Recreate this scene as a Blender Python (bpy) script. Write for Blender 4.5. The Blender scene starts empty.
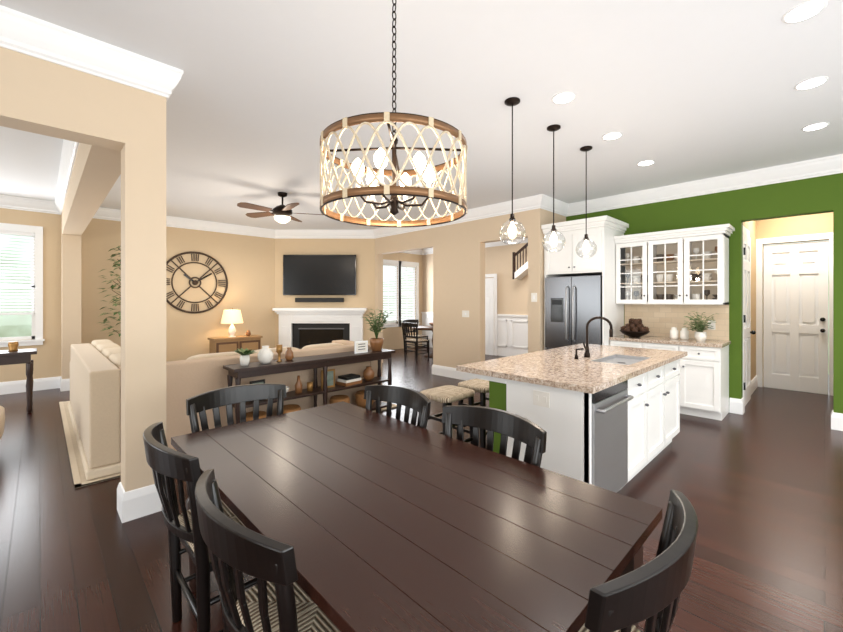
import bpy, bmesh, math, random
from mathutils import Vector, Matrix
random.seed(7)
SC = bpy.context.scene
CH = 3.05   # ceiling height

# ------------------------------------------------------------------ materials
def s2l(c):
    return tuple(((v/255)/12.92 if v/255 <= .04045 else (((v/255)+.055)/1.055)**2.4) for v in c)

def mat(name, rgb, rough=.5, metal=0, var=.06, scale=12, bump=0, emis=0, ecol=None, coat=0, stretch=None, spec=.5, sheen=0):
    m = bpy.data.materials.new(name); m.use_nodes = True
    nt = m.node_tree; N = nt.nodes; L = nt.links
    p = N['Principled BSDF']
    c = s2l(rgb)
    tc = N.new('ShaderNodeTexCoord'); mp = N.new('ShaderNodeMapping')
    L.new(tc.outputs['Object'], mp.inputs[0])
    if stretch: mp.inputs['Scale'].default_value = stretch
    nz = N.new('ShaderNodeTexNoise'); nz.inputs['Scale'].default_value = scale; nz.inputs['Detail'].default_value = 5
    L.new(mp.outputs[0], nz.inputs['Vector'])
    mx = N.new('ShaderNodeMix'); mx.data_type = 'RGBA'
    mx.inputs[6].default_value = (*[v*(1-var) for v in c], 1)
    mx.inputs[7].default_value = (*[min(1, v*(1+var)) for v in c], 1)
    L.new(nz.outputs['Fac'], mx.inputs[0]); L.new(mx.outputs[2], p.inputs['Base Color'])
    p.inputs['Roughness'].default_value = rough; p.inputs['Metallic'].default_value = metal
    p.inputs['Coat Weight'].default_value = coat
    p.inputs['Specular IOR Level'].default_value = spec
    if sheen: p.inputs['Sheen Weight'].default_value = sheen
    if bump:
        b = N.new('ShaderNodeBump'); b.inputs['Strength'].default_value = bump; b.inputs['Distance'].default_value = .01
        L.new(nz.outputs['Fac'], b.inputs['Height']); L.new(b.outputs[0], p.inputs['Normal'])
    if emis:
        p.inputs['Emission Color'].default_value = (*s2l(ecol or rgb), 1); p.inputs['Emission Strength'].default_value = emis
    return m

def glassmat(name, tint=(1,1,1), fac=.12):
    m = bpy.data.materials.new(name); m.use_nodes = True
    nt = m.node_tree; N = nt.nodes; L = nt.links
    for n in list(N): N.remove(n)
    o = N.new('ShaderNodeOutputMaterial'); t = N.new('ShaderNodeBsdfTransparent'); g = N.new('ShaderNodeBsdfGlossy')
    t.inputs[0].default_value = (*tint, 1); g.inputs['Roughness'].default_value = .03
    lw = N.new('ShaderNodeLayerWeight'); lw.inputs[0].default_value = .25
    mr = N.new('ShaderNodeMath'); mr.operation = 'MULTIPLY_ADD'; mr.inputs[1].default_value = .5; mr.inputs[2].default_value = fac*.4
    L.new(lw.outputs['Facing'], mr.inputs[0])
    mx = N.new('ShaderNodeMixShader'); L.new(mr.outputs[0], mx.inputs[0]); L.new(t.outputs[0], mx.inputs[1]); L.new(g.outputs[0], mx.inputs[2])
    L.new(mx.outputs[0], o.inputs[0])
    return m

def plankmat(name, c1, c2, gap, rough, bw=1.3, rh=.127, swap=True):
    m = bpy.data.materials.new(name); m.use_nodes = True
    nt = m.node_tree; N = nt.nodes; L = nt.links; p = N['Principled BSDF']
    tc = N.new('ShaderNodeTexCoord'); sx = N.new('ShaderNodeSeparateXYZ'); cb = N.new('ShaderNodeCombineXYZ')
    L.new(tc.outputs['Object'], sx.inputs[0])
    L.new(sx.outputs['Y' if swap else 'X'], cb.inputs['X']); L.new(sx.outputs['X' if swap else 'Y'], cb.inputs['Y'])
    br = N.new('ShaderNodeTexBrick'); br.offset = .37; br.inputs['Scale'].default_value = 1
    br.inputs['Brick Width'].default_value = bw; br.inputs['Row Height'].default_value = rh
    br.inputs['Mortar Size'].default_value = .0025; br.inputs['Mortar Smooth'].default_value = .3
    br.inputs['Color1'].default_value = (*s2l(c1), 1); br.inputs['Color2'].default_value = (*s2l(c2), 1)
    br.inputs['Mortar'].default_value = (*s2l(gap), 1)
    L.new(cb.outputs[0], br.inputs['Vector'])
    mp = N.new('ShaderNodeMapping'); mp.inputs['Scale'].default_value = (1.5, 60, 1); L.new(cb.outputs[0], mp.inputs[0])
    nz = N.new('ShaderNodeTexNoise'); nz.inputs['Scale'].default_value = 2; nz.inputs['Detail'].default_value = 4
    L.new(mp.outputs[0], nz.inputs['Vector'])
    mr = N.new('ShaderNodeMapRange'); mr.inputs['To Min'].default_value = .7; mr.inputs['To Max'].default_value = 1.3
    L.new(nz.outputs['Fac'], mr.inputs['Value'])
    mx = N.new('ShaderNodeVectorMath'); mx.operation = 'SCALE'
    L.new(br.outputs['Color'], mx.inputs[0]); L.new(mr.outputs[0], mx.inputs['Scale'])
    L.new(mx.outputs[0], p.inputs['Base Color'])
    b = N.new('ShaderNodeBump'); b.inputs['Strength'].default_value = .7; b.inputs['Distance'].default_value = .003; b.invert = True
    L.new(br.outputs['Fac'], b.inputs['Height'])
    b2 = N.new('ShaderNodeBump'); b2.inputs['Strength'].default_value = .06; b2.inputs['Distance'].default_value = .004
    L.new(nz.outputs['Fac'], b2.inputs['Height']); L.new(b.outputs[0], b2.inputs['Normal']); L.new(b2.outputs[0], p.inputs['Normal'])
    p.inputs['Roughness'].default_value = rough; p.inputs['Specular IOR Level'].default_value = .30
    return m

def granitemat():
    m = mat('granite', (205,186,165), .12)
    nt = m.node_tree; N = nt.nodes; L = nt.links; p = N['Principled BSDF']
    tc = N.new('ShaderNodeTexCoord')
    n1 = N.new('ShaderNodeTexNoise'); n1.inputs['Scale'].default_value = 45; n1.inputs['Detail'].default_value = 8; n1.inputs['Roughness'].default_value = .75
    L.new(tc.outputs['Object'], n1.inputs['Vector'])
    r = N.new('ShaderNodeValToRGB'); e = r.color_ramp.elements
    e[0].position = .34; e[0].color = (*s2l((88,74,68)), 1)
    e[1].position = .66; e[1].color = (*s2l((222,212,200)), 1)
    x = e.new(.43); x.color = (*s2l((158,134,116)), 1)
    x = e.new(.52); x.color = (*s2l((192,173,155)), 1)
    L.new(n1.outputs['Fac'], r.inputs[0]); L.new(r.outputs[0], p.inputs['Base Color'])
    return m

def rushmat():
    m = mat('rush_weave', (150,125,95), .8)
    nt = m.node_tree; N = nt.nodes; L = nt.links; p = N['Principled BSDF']
    tc = N.new('ShaderNodeTexCoord'); sx = N.new('ShaderNodeSeparateXYZ'); L.new(tc.outputs['Object'], sx.inputs[0])
    a = N.new('ShaderNodeMath'); a.operation = 'ABSOLUTE'; L.new(sx.outputs['X'], a.inputs[0])
    b = N.new('ShaderNodeMath'); b.operation = 'ABSOLUTE'; L.new(sx.outputs['Y'], b.inputs[0])
    mxx = N.new('ShaderNodeMath'); mxx.operation = 'MINIMUM'; L.new(a.outputs[0], mxx.inputs[0]); L.new(b.outputs[0], mxx.inputs[1])
    mu = N.new('ShaderNodeMath'); mu.operation = 'MULTIPLY'; mu.inputs[1].default_value = 420; L.new(mxx.outputs[0], mu.inputs[0])
    si = N.new('ShaderNodeMath'); si.operation = 'SINE'; L.new(mu.outputs[0], si.inputs[0])
    nz = N.new('ShaderNodeTexNoise'); nz.inputs['Scale'].default_value = 25; L.new(tc.outputs['Object'], nz.inputs['Vector'])
    ad = N.new('ShaderNodeMath'); ad.operation = 'MULTIPLY_ADD'; ad.inputs[1].default_value = .5; L.new(si.outputs[0], ad.inputs[0]); L.new(nz.outputs['Fac'], ad.inputs[2])
    r = N.new('ShaderNodeValToRGB'); e = r.color_ramp.elements
    e[0].position = 0; e[0].color = (*s2l((112,88,66)), 1); e[1].position = .9; e[1].color = (*s2l((216,200,174)), 1)
    L.new(ad.outputs[0], r.inputs[0]); L.new(r.outputs[0], p.inputs['Base Color'])
    bp = N.new('ShaderNodeBump'); bp.inputs['Distance'].default_value = .004; bp.inputs['Strength'].default_value = .5
    L.new(si.outputs[0], bp.inputs['Height']); L.new(bp.outputs[0], p.inputs['Normal'])
    return m

def tilemat():
    m = mat('backsplash_tile', (216,190,150), .35)
    nt = m.node_tree; N = nt.nodes; L = nt.links; p = N['Principled BSDF']
    tc = N.new('ShaderNodeTexCoord'); sx = N.new('ShaderNodeSeparateXYZ'); cb = N.new('ShaderNodeCombineXYZ')
    L.new(tc.outputs['Object'], sx.inputs[0]); L.new(sx.outputs['Y'], cb.inputs['X']); L.new(sx.outputs['Z'], cb.inputs['Y'])
    br = N.new('ShaderNodeTexBrick'); br.inputs['Scale'].default_value = 1; br.inputs['Brick Width'].default_value = .15; br.inputs['Row Height'].default_value = .075
    br.inputs['Mortar Size'].default_value = .002
    br.inputs['Color1'].default_value = (*s2l((226,206,178)), 1); br.inputs['Color2'].default_value = (*s2l((216,194,164)), 1); br.inputs['Mortar'].default_value = (*s2l((202,184,158)), 1)
    L.new(cb.outputs[0], br.inputs['Vector']); L.new(br.outputs['Color'], p.inputs['Base Color'])
    return m

TAN = mat('paint_tan', (214,194,168), .7, var=.015)
TANN = mat('paint_tan_living', (211,188,155), .7, var=.015)
TAN2 = mat('paint_gold_tan', (200,172,130), .7, var=.015)
GREEN = mat('paint_green', (88,114,40), .75, var=.02, spec=.25)
WHITE = mat('paint_white_trim', (243,243,243), .4, var=.01)
CEILM = mat('paint_ceiling', (229,230,232), .85, var=.01)
CAB = mat('cabinet_white', (243,242,239), .35, var=.01)
CABIN = mat('cabinet_interior_glow', (214,200,180), .6, var=.02, emis=.06)  # faint emission in the lining stands in for light inside the cabinet
FLOOR = plankmat('floor_hardwood', (66,32,21), (46,22,15), (14,7,5), .27)
WOOD_T = mat('table_wood', (52,27,19), .25, var=.4, scale=5, stretch=(14,1,14), spec=.4)
DARK = mat('dark_gap', (14,8,6), .6)
BLACKW = mat('black_painted_wood', (20,15,13), .28, var=.4, scale=10)
ESPR = mat('espresso_wood', (48,28,20), .4, var=.3, scale=8)
WALNUT = mat('walnut_wood', (92,62,40), .45, var=.25, scale=8, stretch=(1,1,8))
OAK = mat('chest_wood', (158,124,84), .5, var=.2, scale=8)
CLOCKM = mat('clock_bronze', (70,52,38), .5, .3, var=.3)
RUSH = rushmat(); GRAN = granitemat(); TILE = tilemat()
STEEL = mat('stainless_steel', (176,176,178), .38, .75, var=.04, scale=3, stretch=(1,1,40))
STEELF = mat('stainless_fridge', (112,112,115), .22, 1, var=.06, scale=3, stretch=(1,1,30))
STEELD = mat('stainless_dark', (112,112,116), .3, 1, var=.05, scale=3)
BRONZE = mat('oil_rubbed_bronze', (38,28,22), .4, .8)
BLACK = mat('black_gloss', (8,8,9), .12)
BLACKM = mat('black_matte', (18,17,16), .6)
SCREEN = mat('tv_screen_glass', (10,10,12), .25, spec=.3)
SOFA = mat('sofa_linen', (207,187,160), .9, var=.05, scale=60, bump=.2, sheen=.2)
SOFAB = mat('sofa_back_linen', (200,175,150), .9, var=.05, scale=60, bump=.2)
CUSH = mat('cushion_cream', (218,202,178), .9, var=.04, scale=50, bump=.2)
LATT = mat('champagne_lattice', (208,192,166), .4, .45, var=.15, scale=60)
ROPE = mat('rope_wrap', (200,182,152), .7, var=.15, scale=60, bump=.4)
RINGW = mat('chandelier_ring_bronze', (134,98,66), .38, .5, var=.25, scale=20)
BULB = mat('bulb_glow', (255,225,180), .3, emis=20, ecol=(255,226,184))
CANL = mat('recessed_glow', (255,250,240), .3, emis=16, ecol=(255,252,246))
SHADE = mat('lamp_shade', (244,226,190), .8, emis=.7, ecol=(255,226,170))
BOWL = mat('fan_light_bowl', (255,244,225), .5, emis=1.6, ecol=(255,238,210))
CERAM = mat('ceramic_brown', (140,96,60), .3, var=.15)
CERW = mat('ceramic_white', (238,234,226), .25)
LEAF = mat('leaf_green', (84,112,58), .6, var=.35, scale=9)
LEAF2 = mat('leaf_sage', (120,136,88), .65, var=.3, scale=9)
TRUNK = mat('stem_brown', (92,66,44), .8, var=.2)
BLIND = mat('blind_white_glow', (240,240,240), .6, emis=.55, ecol=(236,243,255))  # slats emit a little, standing in for daylight through the blind
GLASS = glassmat('window_glass'); GLOBE = glassmat('pendant_glass', (.97,.98,.98), .25)
CONE = mat('pinecone_brown', (74,48,32), .8, var=.3, bump=.4)
BASKET = mat('basket_wicker', (150,105,60), .8, var=.3, scale=40, bump=.5)
GOLD = mat('aged_gold', (170,128,74), .4, .6, var=.2)
PLATE = mat('switch_plate', (236,232,224), .4)
RUG = mat('rug_wool', (206,190,166), .95, var=.12, scale=30, bump=.3)
DARKDISH = mat('dish_dark', (70,60,52), .3)
PHOTO = mat('photo_print', (120,130,120), .3, var=.8, scale=18)

# ------------------------------------------------------------------ mesh builder
class B:
    def __init__(s): s.v=[]; s.f=[]; s.fm=[]; s.fs=[]; s.mats=[]; s.M=Matrix()
    def mi(s,m):
        if m not in s.mats: s.mats.append(m)
        return s.mats.index(m)
    def add(s,vs,fs,m,smooth=False):
        o=len(s.v); k=s.mi(m)
        s.v += [s.M @ Vector(p) for p in vs]
        for f in fs: s.f.append([o+i for i in f]); s.fm.append(k); s.fs.append(smooth)
    def box(s,x0,x1,y0,y1,z0,z1,m):
        if x0>x1:x0,x1=x1,x0
        if y0>y1:y0,y1=y1,y0
        if z0>z1:z0,z1=z1,z0
        vs=[(x0,y0,z0),(x1,y0,z0),(x1,y1,z0),(x0,y1,z0),(x0,y0,z1),(x1,y0,z1),(x1,y1,z1),(x0,y1,z1)]
        s.add(vs,[(3,2,1,0),(4,5,6,7),(0,1,5,4),(1,2,6,5),(2,3,7,6),(3,0,4,7)],m)
    def bar(s,p0,p1,w,h,m,up=(0,0,1)):
        p0=Vector(p0);p1=Vector(p1);d=(p1-p0).normalized();u=Vector(up)
        if abs(d.dot(u))>.98:u=Vector((0,1,0))
        a=d.cross(u).normalized();b=a.cross(d).normalized();a*=w/2;b*=h/2
        vs=[p0-a-b,p0+a-b,p0+a+b,p0-a+b,p1-a-b,p1+a-b,p1+a+b,p1-a+b]
        s.add(vs,[(3,2,1,0),(4,5,6,7),(0,1,5,4),(1,2,6,5),(2,3,7,6),(3,0,4,7)],m)
    def tube(s,pts,r,m,seg=8,closed=False,caps=True):
        pts=[Vector(p) for p in pts];n=len(pts)
        rs=r if isinstance(r,(list,tuple)) else [r]*n
        vs=[];pn=None
        for i,p in enumerate(pts):
            if closed: t=(pts[(i+1)%n]-pts[i-1])
            else: t=(pts[min(i+1,n-1)]-pts[max(i-1,0)])
            t.normalize()
            if pn is None:
                pn=t.orthogonal().normalized()
            else:
                pn=(pn-t*pn.dot(t))
                pn=pn.normalized() if pn.length>1e-6 else t.orthogonal().normalized()
            b=t.cross(pn)
            for k in range(seg):
                a=2*math.pi*k/seg
                vs.append(p+(pn*math.cos(a)+b*math.sin(a))*rs[i])
        fs=[]
        for i in range(n if closed else n-1):
            j=(i+1)%n
            for k in range(seg):
                l=(k+1)%seg
                fs.append((i*seg+k,i*seg+l,j*seg+l,j*seg+k))
        if not closed and caps:
            fs.append(tuple(range(seg))[::-1]); fs.append(tuple((n-1)*seg+k for k in range(seg)))
        s.add(vs,fs,m,True)
    def cyl(s,p0,p1,r0,m,r1=None,seg=16):
        s.tube([p0,p1],[r0,r0 if r1 is None else r1],m,seg)
    def lathe(s,prof,c,m,seg=24,caps=True):
        vs=[];fs=[];n=len(prof)
        for r,z in prof:
            for k in range(seg):
                a=2*math.pi*k/seg; vs.append((c[0]+r*math.cos(a),c[1]+r*math.sin(a),c[2]+z))
        for i in range(n-1):
            for k in range(seg):
                l=(k+1)%seg; fs.append((i*seg+k,i*seg+l,(i+1)*seg+l,(i+1)*seg+k))
        if caps:
            fs.append(tuple(range(seg))[::-1]); fs.append(tuple((n-1)*seg+k for k in range(seg)))
        s.add(vs,fs,m,True)
    def ell(s,c,rx,ry,rz,m,e=1.0,su=20,sv=12):
        def pw(a): return math.copysign(abs(a)**e,a)
        vs=[];fs=[]
        for i in range(sv+1):
            ph=-math.pi/2+math.pi*i/sv
            for k in range(su):
                th=2*math.pi*k/su
                vs.append((c[0]+rx*pw(math.cos(ph))*pw(math.cos(th)),c[1]+ry*pw(math.cos(ph))*pw(math.sin(th)),c[2]+rz*pw(math.sin(ph))))
        for i in range(sv):
            for k in range(su):
                l=(k+1)%su; fs.append((i*su+k,i*su+l,(i+1)*su+l,(i+1)*su+k))
        s.add(vs,fs,m,True)
    def torus(s,c,R,r,m,axis='z',seg=36,rs=8,sy=1.0):
        pts=[]
        for k in range(seg):
            a=2*math.pi*k/seg;u=R*math.cos(a);v=R*math.sin(a)*sy
            pts.append((c[0]+u,c[1]+v,c[2]) if axis=='z' else ((c[0]+u,c[1],c[2]+v) if axis=='y' else (c[0],c[1]+u,c[2]+v)))
        s.tube(pts,r,m,rs,closed=True)
    def prism(s,poly,z0,z1,m):
        n=len(poly);vs=[(x,y,z0) for x,y in poly]+[(x,y,z1) for x,y in poly]
        fs=[tuple(range(n))[::-1],tuple(range(n,2*n))]+[(i,(i+1)%n,n+(i+1)%n,n+i) for i in range(n)]
        s.add(vs,fs,m)
    def leaf(s,p,d,L,W,m,droop=.3):
        p=Vector(p);d=Vector(d).normalized()
        a=d.cross(Vector((0,0,1)))
        a=a.normalized() if a.length>.01 else Vector((1,0,0))
        mid=p+d*L*.5;tip=p+d*L-Vector((0,0,L*droop));n=a.cross(d)*(-W*.15)
        s.add([p,mid+a*W/2+n,tip,mid-a*W/2+n,mid],[(0,1,4),(1,2,4),(2,3,4),(3,0,4)],m,True)
    def obj(s,name,loc=(0,0,0),rz=0,bevel=0,seg=2):
        me=bpy.data.meshes.new(name);me.from_pydata([tuple(v) for v in s.v],[],s.f)
        for m in s.mats: me.materials.append(m)
        for i,p in enumerate(me.polygons): p.material_index=s.fm[i]; p.use_smooth=s.fs[i]
        bm=bmesh.new();bm.from_mesh(me);bmesh.ops.recalc_face_normals(bm,faces=bm.faces);bm.to_mesh(me);bm.free()
        o=bpy.data.objects.new(name,me);SC.collection.objects.link(o)
        o.location=loc;o.rotation_euler=(0,0,rz)
        if bevel:
            md=o.modifiers.new('bevel','BEVEL');md.width=bevel;md.segments=seg;md.limit_method='ANGLE';md.angle_limit=math.radians(40)
        return o

def copyobj(o,name,loc,rz):
    c=bpy.data.objects.new(name,o.data);SC.collection.objects.link(c);c.location=loc;c.rotation_euler=(0,0,rz)
    for md in o.modifiers:
        n=c.modifiers.new(md.name,md.type)
        if md.type=='BEVEL': n.width=md.width;n.segments=md.segments;n.limit_method='ANGLE';n.angle_limit=md.angle_limit
    return c

def sweep(name,pts,prof,m,closed=False,z0=0):
    b=B();n=len(pts);P=[Vector(p) for p in pts];k=len(prof);vs=[]
    for i in range(n):
        def nrm(a,c):
            d=(c-a).normalized();return Vector((-d.y,d.x))
        if closed or 0<i<n-1:
            n1=nrm(P[i-1],P[i]);n2=nrm(P[i],P[(i+1)%n]);mt=(n1+n2)/(1+n1.dot(n2))
        elif i==0: mt=nrm(P[0],P[1])
        else: mt=nrm(P[-2],P[-1])
        for o,dz in prof:
            q=P[i]+mt*o;vs.append((q.x,q.y,z0+dz))
    fs=[]
    for i in range(n if closed else n-1):
        j=(i+1)%n
        for a in range(k):
            c=(a+1)%k;fs.append((i*k+a,i*k+c,j*k+c,j*k+a))
    if not closed: fs.append(tuple(range(k)));fs.append(tuple((n-1)*k+a for a in range(k))[::-1])
    b.add(vs,fs,m);return b.obj(name)

CROWN=[(0,0),(.085,0),(.085,-.022),(.078,-.032),(.072,-.06),(.050,-.105),(.034,-.13),(.026,-.14),(.026,-.165),(.012,-.175),(.012,-.19),(0,-.19)]
BASE=[(0,0),(.02,0),(.02,.14),(.014,.165),(.008,.185),(0,.19)]

def wall(name,along,a0,a1,t0,t1,m,ops=(),z1=CH):
    b=B()
    def bx(p,q,zz0,zz1):
        if q-p<1e-4 or zz1-zz0<1e-4:return
        if along=='x': b.box(p,q,t0,t1,zz0,zz1,m)
        else: b.box(t0,t1,p,q,zz0,zz1,m)
    c=a0
    for (p,q,zb,zt) in sorted(ops):
        bx(c,p,0,z1);bx(p,q,0,zb);bx(p,q,zt,z1);c=q
    bx(c,a1,0,z1)
    return b.obj(name)

# ------------------------------------------------------------------ room shell
b=B();b.box(-4.2,11,-3.7,9.1,-.1,0,FLOOR);b.obj('floor')
b=B();b.box(-4.2,11,-3.7,9.1,CH,CH+.1,CEILM);b.obj('ceiling')
KX=6.38;WX=5.51;NY=8.8
wall('wall_kitchen','y',-3.5,3.05,KX,KX+.15,GREEN,[(-.07,.74,0,2.46)])
wall('wall_opening_side','y',3.05,7.28,WX,WX+.15,TAN,[(3.26,4.20,0,2.46),(5.34,7.09,0,2.5)])
b=B();b.box(WX+.15,KX,3.05,3.2,0,CH,TAN);b.obj('wall_fridge_return')
wall('wall_north','x',-4.0,8.75,NY,NY+.15,TANN,[(-.95,-.06,.82,2.52),(6.95,7.6,.75,2.5),(7.68,8.33,.75,2.5)])
# diagonal fireplace wall
FA=Vector((3.86,8.8));FB=Vector((5.51,7.2));FL=(FB-FA).length
ang=math.atan2(FB.y-FA.y,FB.x-FA.x);mid2=(FA+FB)/2
FLOC=(mid2.x,mid2.y,0)
b=B();b.box(-FL/2,FL/2,0,.12,0,CH,TANN);b.obj('wall_fireplace',FLOC,ang)
wall('wall_partition','x',-4.0,.40,3.2,3.4,TAN,[(-2.4,.40,0,2.48)])
b=B();b.box(.40,.63,3.2,3.4,0,CH,TAN);b.obj('wall_column')
b=B();b.box(.25,.48,3.4,8.8,2.5,CH,TAN);b.box(.25,.48,8.45,8.8,0,2.5,TAN);b.obj('wall_beam_stub')
wall('wall_south','x',-4.2,KX,-3.7,-3.5,TAN,[(-2.6,-.6,.5,2.5),(.4,2.6,.1,2.5),(3.6,5.4,.9,2.4)])
wall('wall_west','y',-3.5,9,-4.2,-4.0,TAN,[(-2.4,-.2,.5,2.5),(4.6,7.6,.5,2.5)])
# hall beyond kitchen
wall('wall_hall_east','y',-1.2,.95,8.62,8.77,TAN2,[(-.05,.72,0,2.38)])
b=B();b.box(6.53,8.62,.80,.95,0,CH,TAN2);b.obj('wall_hall_north')
b=B();b.box(6.53,8.62,-1.2,-1.05,0,CH,TAN2);b.obj('wall_hall_south')
# foyer/dining beyond
wall('wall_foyer_east','y',2.9,8.8,8.6,8.75,TAN,[])
b=B();b.box(KX+.15,8.6,2.9,3.05,0,CH,TAN);b.obj('wall_foyer_south')

sweep('trim_1',[(KX,-3.5),(KX,3.05),(WX,3.05),(WX,7.2),(3.86,8.8),(.48,8.8),(.48,3.4),(.63,3.4),(.63,3.2),(-4,3.2),(-4,-3.5)],CROWN,WHITE,True,CH)
sweep('trim_2',[(.25,3.4),(.25,8.8),(-4,8.8),(-4,3.4)],CROWN,WHITE,True,CH)
sweep('trim_3',[(8.62,-1.05),(8.62,.80),(6.53,.80)],CROWN,WHITE,False,CH)
sweep('trim_4',[(8.6,3.05),(8.6,8.8),(5.66,8.8)],CROWN,WHITE,False,CH)
for nm,pts,cl in [('kitchen',[(KX,-3.5),(KX,-.07),(KX+.15,-.07)],0),('kitchen_jamb',[(KX+.15,.74),(KX,.74),(KX,.855)],0),
    ('column',[(.40,3.2),(.40,3.4),(.63,3.4),(.63,3.2)],1),('return',[(WX,3.05),(WX,3.26),(WX+.15,3.26)],0),
    ('opening_side',[(WX+.15,4.2),(WX,4.2),(WX,5.34),(WX+.15,5.34)],0),('fireplace',[(WX,7.09),(WX,7.2),(5.45,7.26)],0),
    ('north',[(3.86,8.8),(.48,8.8),(.48,8.45),(.25,8.45),(.25,8.8),(-4,8.8)],0),('hall',[(8.62,.8),(7.6,.8)],0),
    ('west',[(-4,3.2),(-4,-3.5)],0)]:
    sweep('baseboard_'+nm,pts,BASE,WHITE,bool(cl),0)
b=B();b.box(8.575,8.6,3.05,8.8,0,1.05,WHITE);b.box(8.55,8.6,3.05,8.8,1.03,1.08,WHITE)
for i in range(9):
    y=3.2+i*.62
    b.box(8.560,8.58,y,y+.48,.25,.29,WHITE);b.box(8.560,8.58,y,y+.48,.90,.94,WHITE)
    b.box(8.560,8.58,y,y+.03,.25,.94,WHITE);b.box(8.560,8.58,y+.45,y+.48,.25,.94,WHITE)
b.obj('trim_wainscot')

# ------------------------------------------------------------------ windows
def window(name,x0,x1,z0,z1,y,blind_to,slat=.05):
    b=B();t=.09
    b.box(x0-t,x0,y-.025,y,z0-t,z1+t,WHITE);b.box(x1,x1+t,y-.025,y,z0-t,z1+t,WHITE)
    b.box(x0-t,x1+t,y-.03,y,z1,z1+t+.02,WHITE);b.box(x0-t,x1+t,y-.03,y,z0-t,z0-.02,WHITE)
    b.box(x0-t-.02,x1+t+.02,y-.06,y+.02,z0-.03,z0,WHITE)
    for (a,c,d,e) in [(x0,x0+.04,z0,z1),(x1-.04,x1,z0,z1),(x0,x1,z0,z0+.05),(x0,x1,z1-.05,z1),(x0,x1,(z0+z1)/2-.025,(z0+z1)/2+.025)]:
        b.box(a,c,y+.06,y+.10,d,e,WHITE)
    xm=(x0+x1)/2;b.box(xm-.01,xm+.01,y+.07,y+.09,z0,z1,WHITE)
    b.add([(x0,y+.08,z0),(x1,y+.08,z0),(x1,y+.08,z1),(x0,y+.08,z1)],[(0,1,2,3)],GLASS)
    z=z1-.03;b.box(x0+.005,x1-.005,y+.0,y+.055,z1-.05,z1,WHITE)
    while z>blind_to:
        b.add([(x0+.01,y+.005,z-.012),(x1-.01,y+.005,z-.012),(x1-.01,y+.05,z+.012),(x0+.01,y+.05,z+.012)],[(0,1,2,3)],BLIND)
        z-=slat
    b.box(x0+.01,x1-.01,y+.01,y+.05,blind_to-.03,blind_to,WHITE)
    b.obj(name)
window('window_1',-.95,-.06,.82,2.52,NY,1.25,.05)
window('window_2',6.95,7.6,.75,2.5,NY,.85,.05)
window('window_3',7.68,8.33,.75,2.5,NY,.85,.05)

# ------------------------------------------------------------------ doors
def panel_door(b,W,H,m,t=.045,rows=((.24,.92),(1.06,1.86),(2.0,2.22))):
    b.box(0,W,.024,t,0,H,m)
    st=.105;xs=[0,st,(W-st)/2,(W+st)/2,W-st,W]
    for a,c in((xs[0],xs[1]),(xs[2],xs[3]),(xs[4],xs[5])): b.box(a,c,0,.024,0,H,m)
    zs=[0]+[v for r in rows for v in r]+[H]
    for i in range(0,len(zs),2):
        for a,c in((xs[1],xs[2]),(xs[3],xs[4])): b.box(a,c,0,.024,zs[i],zs[i+1],m)
    for z0,z1 in rows:
        for a,c in((xs[1],xs[2]),(xs[3],xs[4])): b.box(a+.04,c-.04,.006,.024,z0+.04,z1-.04,m)
def casing(b,W,H,m,w=.09):
    b.box(-w,0,-.045,-.02,0,H+w,m);b.box(W,W+w,-.045,-.02,0,H+w,m);b.box(0,W,-.045,-.02,H,H+w,m)
b=B();b.M=Matrix.Translation((8.64,.71,0))@Matrix.Rotation(-math.pi/2,4,'Z')
panel_door(b,.75,2.36,WHITE)
b.M=Matrix.Translation((8.64,.72,0))@Matrix.Rotation(-math.pi/2,4,'Z');casing(b,.77,2.38,WHITE)
b.M=Matrix();b.ell((8.6,.02,.98),.03,.03,.03,BLACK);b.cyl((8.6,.02,.98),(8.64,.02,.98),.014,BLACK)
b.ell((8.625,.02,1.15),.018,.03,.03,BLACK)
b.obj('door_1',bevel=.003)
b=B();b.M=Matrix.Translation((6.72,.755,0));panel_door(b,.75,2.36,WHITE,.044);
b.M=Matrix.Translation((6.72,.82,0));casing(b,.75,2.38,WHITE)
b.M=Matrix()
for z in (.3,1.2,2.1):b.cyl((6.73,.745,z-.05),(6.73,.745,z+.05),.012,BLACK)
b.ell((7.4,.72,.98),.03,.03,.03,BLACK);b.cyl((7.4,.72,.98),(7.4,.76,.98),.014,BLACK)
b.obj('door_2',bevel=.002)
b=B();b.M=Matrix.Translation((8.50,6.95,0))@Matrix.Rotation(-math.pi/2,4,'Z');panel_door(b,.9,2.03,WHITE,.045,((.22,.85),(.98,1.55),(1.68,1.9)))
b.M=Matrix.Translation((8.57,6.95,0))@Matrix.Rotation(-math.pi/2,4,'Z');casing(b,.9,2.05,WHITE)
b.obj('door_3',bevel=.002)

# ------------------------------------------------------------------ staircase in foyer (upper flight, railing)
b=B()
y0,y1,zz0,zz1=5.28,4.0,2.12,3.0
b.add([(8.3,y0,zz0-.16),(8.3,y1,zz1-.16),(8.3,y1,zz1),(8.3,y0,zz0),(8.598,y0,zz0-.16),(8.598,y1,zz1-.16),(8.598,y1,zz1),(8.598,y0,zz0)],
      [(0,1,2,3),(7,6,5,4),(0,4,5,1),(3,2,6,7),(0,3,7,4),(1,5,6,2)],WHITE)
b.bar((8.32,y0,zz0+.42),(8.32,y0-.62,zz0+.84),.05,.05,ESPR)
for i in range(8):
    t=i/7*.42;yy=y0+(y1-y0)*t;za=zz0+(zz1-zz0)*t
    b.box(8.31,8.33,yy-.009,yy+.009,za,za+.42,ESPR)
b.box(8.29,8.35,y0-.0,y0+.05,zz0-.16,zz0+.50,ESPR)
b.obj('staircase')

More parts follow.
